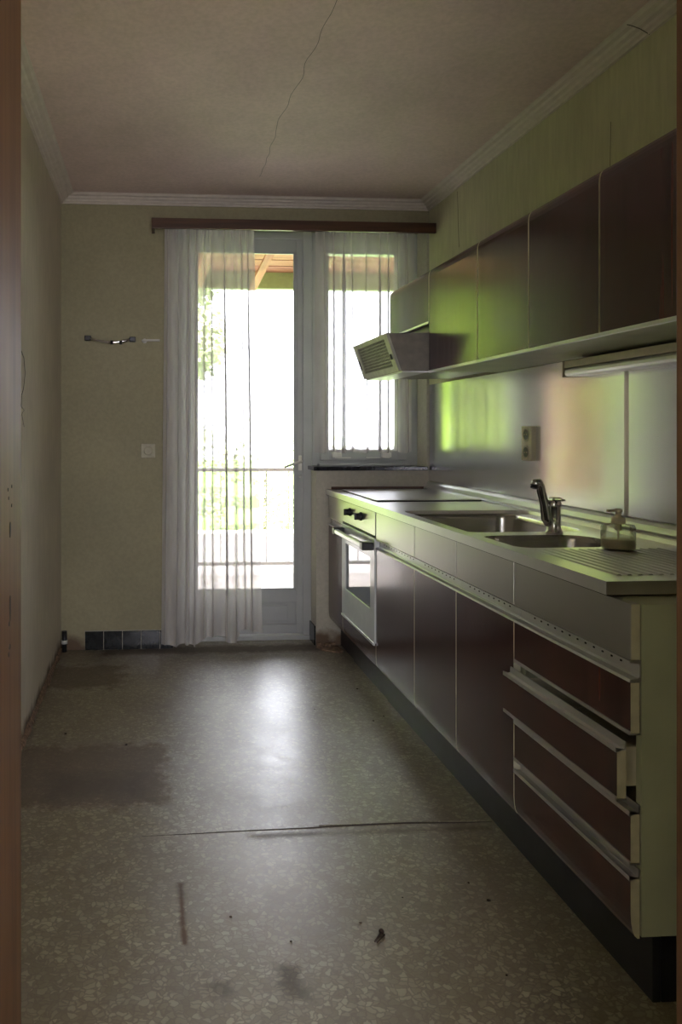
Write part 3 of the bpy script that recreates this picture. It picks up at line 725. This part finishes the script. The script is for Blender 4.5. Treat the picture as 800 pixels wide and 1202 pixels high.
# extractor hood: box with a slanting perforated face
hd = thing('extractor_hood', 'grey metal extractor hood with slanted perforated filter under cabinet', 'extractor hood', (1.35, 3.67, 1.51))
hy0, hy1 = 3.392, 3.958
A = Vector((1.072, 0, 1.684)); Bv = Vector((1.132, 0, 1.510))
mb = MB().prism([(A.x+.012, 1.684), (1.600, 1.690), (1.600, 1.516), (Bv.x+.012, 1.510)], 'y', hy0, hy1, M_hoodm); mb.build('housing', hd)
MB().prism([(1.292, 1.690), (1.60, 1.690), (1.60, 1.737), (1.292, 1.737)], 'y', hy0+.02, hy1-.02, M_hoodm).build('collar', hd)
dv = (A-Bv); L = dv.length; dn = dv.normalized(); nn = Vector((-dn.z, 0, dn.x))   # outward (towards -x)
if nn.x > 0: nn = -nn
def onface(s_, y, o): p = Bv+dn*s_+nn*o; return (p.x, y, p.z)
def slab(mb, s0, s1, y0, y1, o0, o1, m):
    P = [onface(s, y, o) for o in (o0, o1) for s, y in ((s0, y0), (s1, y0), (s1, y1), (s0, y1))]
    vs = [mb.bm.verts.new(p) for p in P]; i = mb.mi(m)
    for q in ((0, 1, 2, 3), (4, 5, 6, 7), (0, 1, 5, 4), (1, 2, 6, 5), (2, 3, 7, 6), (3, 0, 4, 7)):
        mb.bm.faces.new([vs[k] for k in q]).material_index = i
mb = MB()
slab(mb, 0, .026, hy0, hy1, -.011, .002, M_hoodf); slab(mb, L-.022, L, hy0, hy1, -.011, .002, M_hoodf)
slab(mb, .026, L-.022, hy0, hy0+.055, -.011, .002, M_hoodf); slab(mb, .026, L-.022, hy1-.045, hy1, -.011, .002, M_hoodf); mb.build('front_frame', hd)
fl_ = MB(); slab(fl_, .026, L-.022, hy0+.055, hy1-.045, -.011, -.009, M_dark); filt = fl_.build('filter', hd)
mb = MB(); n1, n2 = 9, 26
for a in range(n1+1):
    s_ = .026+(L-.048)*a/n1; slab(mb, s_-.0022, s_+.0022, hy0+.055, hy1-.045, -.008, -.005, M_hoodg)
for b in range(n2+1):
    y = hy0+.055+(hy1-hy0-.10)*b/n2; slab(mb, .026, L-.022, y-.0022, y+.0022, -.008, -.0052, M_hoodg)
stuff(mb.build('mesh_grid', filt))
mb = MB(); slab(mb, .06, .085, hy0+.022, hy0+.036, .002, .010, M_blackp); mb.build('switch', hd)
mb = MB(); slab(mb, .05, .10, hy1-.030, hy1-.022, .002, .006, M_blackp); mb.build('latch', hd)
bx('glass_lip', hd, M_alu, Bv.x+.014, 1.27, hy0+.001, hy1-.001, 1.5045, 1.5098)
# strip lamp
la = thing('strip_light', 'long cream strip lamp fixed below the nearest wall cabinets', 'lamp', (1.57, 2.13, 1.43))
bx('housing', la, M_ivory, 1.525, 1.596, 1.55, 2.70, 1.466, 1.4925, .002)
bx('diffuser', la, M_alu, 1.522, 1.596, 1.552, 2.698, 1.434, 1.465, .010)
bx('end_cap', la, M_ivory, 1.520, 1.596, 2.699, 2.706, 1.432, 1.4925, .002)

# ================================================================== SMALL FIXTURES ON BACK WALL
tr = thing('towel_rail', 'bent chrome towel bar with dark ends on the back wall', 'towel rail', (-.23, 4.28, 1.74))
MB().tube([(-.355, 4.268, 1.757), (-.31, 4.262, 1.742), (-.25, 4.258, 1.732), (-.20, 4.258, 1.733), (-.15, 4.262, 1.742), (-.115, 4.268, 1.752)], .0085, M_chrome, 12).build('bar', tr)
for x, z in ((-.358, 1.757), (-.108, 1.752)): MB().box(x-.018, x+.018, 4.258, 4.2895, z-.014, z+.014, M_blackp, .004).build('bracket', tr)
for x in (-.225, -.175): MB().cyl((x-.006, 4.2585, 1.7325), (x+.010, 4.2585, 1.7325), .0115, M_blackp).build('ring', tr)
cr = thing('curtain_tieback', 'short white wall rod ending beside the long curtain', 'wall hook', (0, 4.28, 1.745))
MB().cyl((-.04, 4.2895, 1.745), (-.04, 4.280, 1.745), .013, M_white).cyl((-.04, 4.282, 1.745), (-.04, 4.262, 1.745), .006, M_white).tube([(-.055, 4.262, 1.743), (-.02, 4.262, 1.747), (.045, 4.262, 1.747)], .0065, M_white, 10).build('rod', cr)
ws = thing('wall_switch', 'small ivory square wall switch left of the curtain', 'switch', (-.02, 4.285, 1.12))
bx('plate', ws, M_switch, -.060, .020, 4.279, 4.2895, 1.083, 1.163, .003)
MB().lathe([(.026, 0), (.025, -.002), (.018, -.002), (.001, -.001)], (-.02, 4.279, 1.123), M_switch, 20, 'y').prism([(-.032, 1.112), (-.02, 1.104), (-.008, 1.112), (-.012, 1.117), (-.02, 1.112), (-.028, 1.117)], 'y', 4.2775, 4.279, M_rust).build('rocker', ws)
# loose wire at the left wall
wi = MB().tube([(XL+.002, 2.99, 1.545), (XL+.012, 2.985, 1.52), (XL+.016, 2.99, 1.46), (XL+.010, 2.99, 1.40), (XL+.003, 2.99, 1.375)], .0012, M_blackp, 6)
wi.tube([(XL+.003, 2.99, 1.375), (XL+.001, 2.99, 1.33), (XL+.012, 2.99, 1.315), (XL+.003, 2.99, 1.30), (XL+.012, 2.99, 1.25)], .001, M_blackp, 6)
tag(wi.build('loose_wire'), 'thin dark loose wire hanging out of the left wall', 'wire')
# corner pipe stub and rubble by the left corner
st = thing('pipe_stub', 'short dark pipe stub with pale collar in the left floor corner', 'pipe', (-.485, 4.25, 0))
MB().cyl((-.487, 4.262, 0), (-.487, 4.262, .115), .014, M_blackp).build('pipe', st); MB().cyl((-.487, 4.262, .045), (-.487, 4.262, .065), .017, M_white).build('collar', st)

# ================================================================== BITS ON THE FLOOR
sc = thing('long_screw', 'rusty long screw lying on the open floor', 'screw', (.55, 1.80, 0))
MB().tube([(.535, 1.782, .004), (.560, 1.812, .004)], [.0018, .0034], M_rust, 8).build('shank', sc)
MB().cyl((.560, 1.812, .0065), (.5625, 1.815, .0065), .0065, M_rust, seg=10).build('head', sc)
MB().tube([(.5395, 1.778, .003), (.5665, 1.807, .003)], [.001, .0022], M_rust, 6).build('wall_plug', sc)
def crumb(x, y, s, lab, nm='plaster_crumb'):
    t = bmesh.new(); bmesh.ops.create_icosphere(t, subdivisions=1, radius=s)
    for v in t.verts: v.co = Vector((v.co.x*random.uniform(.6, 1.4), v.co.y*random.uniform(.6, 1.3), v.co.z*random.uniform(.3, .7)))
    zmin = min(v.co.z for v in t.verts)
    for v in t.verts: v.co += Vector((x, y, -zmin))
    mb = MB(); mb.merge(t, M_debris); return tag(mb.build(nm), lab, 'debris', 'dark crumbs scattered on the floor')
for (x, y, s, lab) in ((.52, 1.855, .004, 'dark crumb just beyond the rusty screw on the floor'), (.86, 2.00, .004, 'dark crumb on the floor opposite the upper drawers, farther one'),
    (.88, 1.92, .005, 'dark crumb on the floor before the drawer unit, nearer one'), (.80, 1.655, .003, 'lone dark crumb nearest the drawer unit plinth end'),
    (.335, 1.80, .003, 'tiny dark crumb halfway between screw and rusty streak'), (.20, 1.90, .004, 'dark crumb close right of the rusty floor streak'),
    (.98, 3.55, .006, 'largest dark crumb, on the bright floor before the oven'), (.66, 1.95, .0025, 'tiny dark speck just before the floor seam, right side'),
    (.94, 3.15, .004, 'dark crumb near the plinth joint, farthest from the plinth'), (1.0, 3.2, .003, 'dark crumb touching the plinth near its joint'),
    (-.35, 3.10, .006, 'dark crumb at the far edge of the dark floor stain'), (-.1, 2.97, .006, 'dark crumb lying inside the large dark floor stain'),
    (.72, 3.3, .003, 'tiny crumb on the shiny floor before the second cabinet door')):
    crumb(x, y, s, lab)
# torn slab of floor covering by the parapet
tf = thing('torn_vinyl_piece', 'curled torn scrap of floor covering beside the parapet foot', 'debris', (.98, 4.2, 0))
mb = MB()
mb.prism([(.935, 4.245), (.96, 4.17), (1.04, 4.12), (1.068, 4.15), (1.06, 4.25), (1.0, 4.283)], 'z', .001, .009, M_plaster); mb.build('scrap', tf)
for x, y, a in ((1.0, 4.24, .02), (.955, 4.262, .014), (1.035, 4.262, .017)):
    MB().prism([(x-a, y-a*.5), (x+a*.7, y-a*.7), (x+a, y+a*.4), (x-a*.3, y+a*.8)], 'z', .0092, .017+a*.3, M_plaster).build('crumb', tf)

# ================================================================== OUTSIDE
tag_s = struct
gnd = struct(bx('ground', None, M_grass, -30, 30, 9.6, 40, -.35, -.25))
struct(bx('ground_terrace', None, M_pave, -9, 9, YB+.32, 9.55, -.35, -.02))
ro = thing('terrace_roof', 'brown timber terrace roof above the balcony door outside', 'roof', (.8, 5.5, 2.6))
n = 17
for k in range(n):
    y = 4.62+k*.112; bx('board', ro, M_soffit, -2.0, 4.5, y, y+.108, 2.60+.004*(k % 2), 2.625, 0)
for x in (-1.6, -.6, .35, 1.25, 2.2, 3.2): bx('rafter', ro, M_rafter, x, x+.08, 4.63, 6.40, 2.46, 2.598, .003)
bx('fascia', ro, M_gutter, -2.0, 4.5, 6.42, 6.50, 2.46, 2.60, .004)
br_ = MB().prism([(4.9, 2.50), (4.96, 2.50), (6.2, 2.44), (6.2, 2.40)], 'x', .80, .86, M_rafter).build('brace', ro)
for x0, x1 in ((-9, XL-.255), (XR+.255, 9)):  # unseen house front, added and made tall to keep sun off the terrace
    struct(bx('wall_outside', None, M_brick, x0, x1, YB+.02, YB+.31, -.35, 5.5))
struct(bx('wall_outside', None, M_brick, XL-.255, XR+.255, YB+.02, YB+.31, ZC+.101, 5.5))
# balustrade
ra = thing('terrace_railing', 'thin metal railing at the outer edge of the terrace', 'railing', (.8, 6.5, 0))
for z in (.90, .08): MB().cyl((-1.2, 6.55, z), (4.0, 6.55, z), .018, M_frame, seg=10).build('rail', ra)
for k in range(27): MB().cyl((-1.2+k*.2, 6.55, .08), (-1.2+k*.2, 6.55, .90), .006, M_frame, seg=6).build('baluster', ra)
for x in (-1.2, 1.4, 4.0): bx('post', ra, M_frame, x-.02, x+.02, 6.53, 6.57, -.02, .92)
# brick pier
pi_ = thing('brick_pier', 'low red brick pier at the terrace edge left of the door', 'pier', (-.27, 6.2, 0))
px0, px1, py0, py1 = -.50, -.15, 6.08, 6.32
bx('core', pi_, M_mortar, px0+.01, px1-.01, py0+.01, py1-.01, -.02, 1.755)
for r_ in range(24):
    z = -.018+r_*.0742
    if r_ % 2 == 0: L4 = ((px0, px0+.115, py0, py1), (px0+.125, px1, py0, py1))
    else: L4 = ((px0, px1, py0, py0+.115), (px0, px1, py0+.125, py1))
    for q in L4: bx('brick', pi_, M_brick, *q, z, z+.063)
bx('cap', pi_, M_pave, px0-.03, px1+.03, py0-.03, py1+.03, 1.7555, 1.80, .004)
# trees and shrubs with leaf blades
def leaf_cloud(centers, nleaf, size, m, rnd):
    vs, fs = [], []
    for _ in range(nleaf):
        c, r = rnd.choice(centers)
        d = Vector((rnd.gauss(0, 1), rnd.gauss(0, 1), rnd.gauss(0, 1))).normalized()*r*(rnd.random()**.4)
        p = Vector(c)+d; a = Vector((rnd.uniform(-1, 1), rnd.uniform(-1, 1), rnd.uniform(-.6, .6))).normalized(); b = a.orthogonal().normalized()
        q = rnd.uniform(0, 6.28); b = (b*math.cos(q)+a.cross(b)*math.sin(q)); s = size*rnd.uniform(.6, 1.3)
        i = len(vs); vs += [p-a*s, p+b*s*.42, p+a*s, p-b*s*.42]; fs.append((i, i+1, i+2, i+3))
    me = bpy.data.meshes.new('foliage'); me.from_pydata([tuple(v) for v in vs], [], fs); me.materials.append(m); me.update()
    return me
def tree(x, y, h, r, m, label, seed, nleaf=9000, size=.09, low=1.2):
    rnd = random.Random(seed); t = thing('tree', label, 'tree', (x, y, -.25), 'garden trees beyond the terrace')
    cs = [((x+rnd.uniform(-r, r)*.8, y+rnd.uniform(-r, r)*.6, rnd.uniform(low, h)), rnd.uniform(.35, .6)*r) for _ in range(16)]
    o = bpy.data.objects.new('foliage', leaf_cloud(cs, nleaf, size, m, rnd)); C.objects.link(o); o.parent = t; o.matrix_parent_inverse = Matrix.Translation(t.location).inverted(); stuff(o)
    MB().tube([(x, y, -.25), (x+.1, y, h*.3), (x-.05, y+.1, h*.6), (x+.1, y, h*.85)], [.16, .13, .09, .03], M_bark, 10).build('trunk', t)
tree(-2.3, 11.2, 4.8, 1.3, M_leaf, 'yellow-green tree nearest the balcony door, left of its view', 2, 14000, .10, .2)
tree(-6.3, 11.2, 5.2, 1.5, M_leaf, 'yellow-green tree in the middle of the garden row', 1, 14000, .10, .2)
tree(-11.0, 11.5, 6.5, 1.9, M_leaf2, 'deep green tree farthest left in the garden', 3, 12000, .12, .2)
tree(.15, 12.9, 4.6, 1.0, M_leaf3, 'slim pale tree seen only through the long sheer curtain', 4, 6000, .09, .1)
hg = thing('hedge', 'tall dense green hedge closing the garden on the left', 'hedge', (-8.5, 15, -.25))
rnd = random.Random(9)
cs = [((-16.0+k*.55, 15+rnd.uniform(-.3, .3), z+rnd.uniform(-.3, .3)), .75) for k in range(28) for z in (.3, 1.2, 2.1, 3.0, 3.9, 4.7)]
o = bpy.data.objects.new('foliage', leaf_cloud(cs, 34000, .13, M_leaf, rnd)); C.objects.link(o); o.parent = hg; o.matrix_parent_inverse = Matrix.Translation(hg.location).inverted(); stuff(o)
for k in range(8): MB().tube([(-16+k*2.1, 15, -.25), (-16+k*2.1, 15, 3)], [.08, .03], M_bark, 6).build('stem', hg)
def shrub(x, y, h, r, m, label, seed, n=5000):
    rnd = random.Random(seed); t = thing('shrub', label, 'shrub', (x, y, -.25), 'garden shrubs beyond the terrace')
    cs = [((x+rnd.uniform(-r, r), y+rnd.uniform(-r, r)*.4, rnd.uniform(0, h)), .35) for _ in range(10)]
    o = bpy.data.objects.new('foliage', leaf_cloud(cs, n, .05, m, rnd)); C.objects.link(o); o.parent = t; o.matrix_parent_inverse = Matrix.Translation(t.location).inverted(); stuff(o)
    MB().tube([(x, y, -.25), (x, y, h*.6)], [.03, .01], M_bark, 6).build('stem', t)
shrub(1.6, 10.6, 1.1, 1.0, M_leaf3, 'pale loose shrub outside, seen through the door glass', 5, 2600)
shrub(4.4, 11.0, .9, .9, M_leaf3, 'pale loose shrub outside, seen through the window', 6, 2600)
shrub(-1.6, 9.4, .8, .9, M_leaf, 'yellow-green shrub outside near the brick pier', 7)
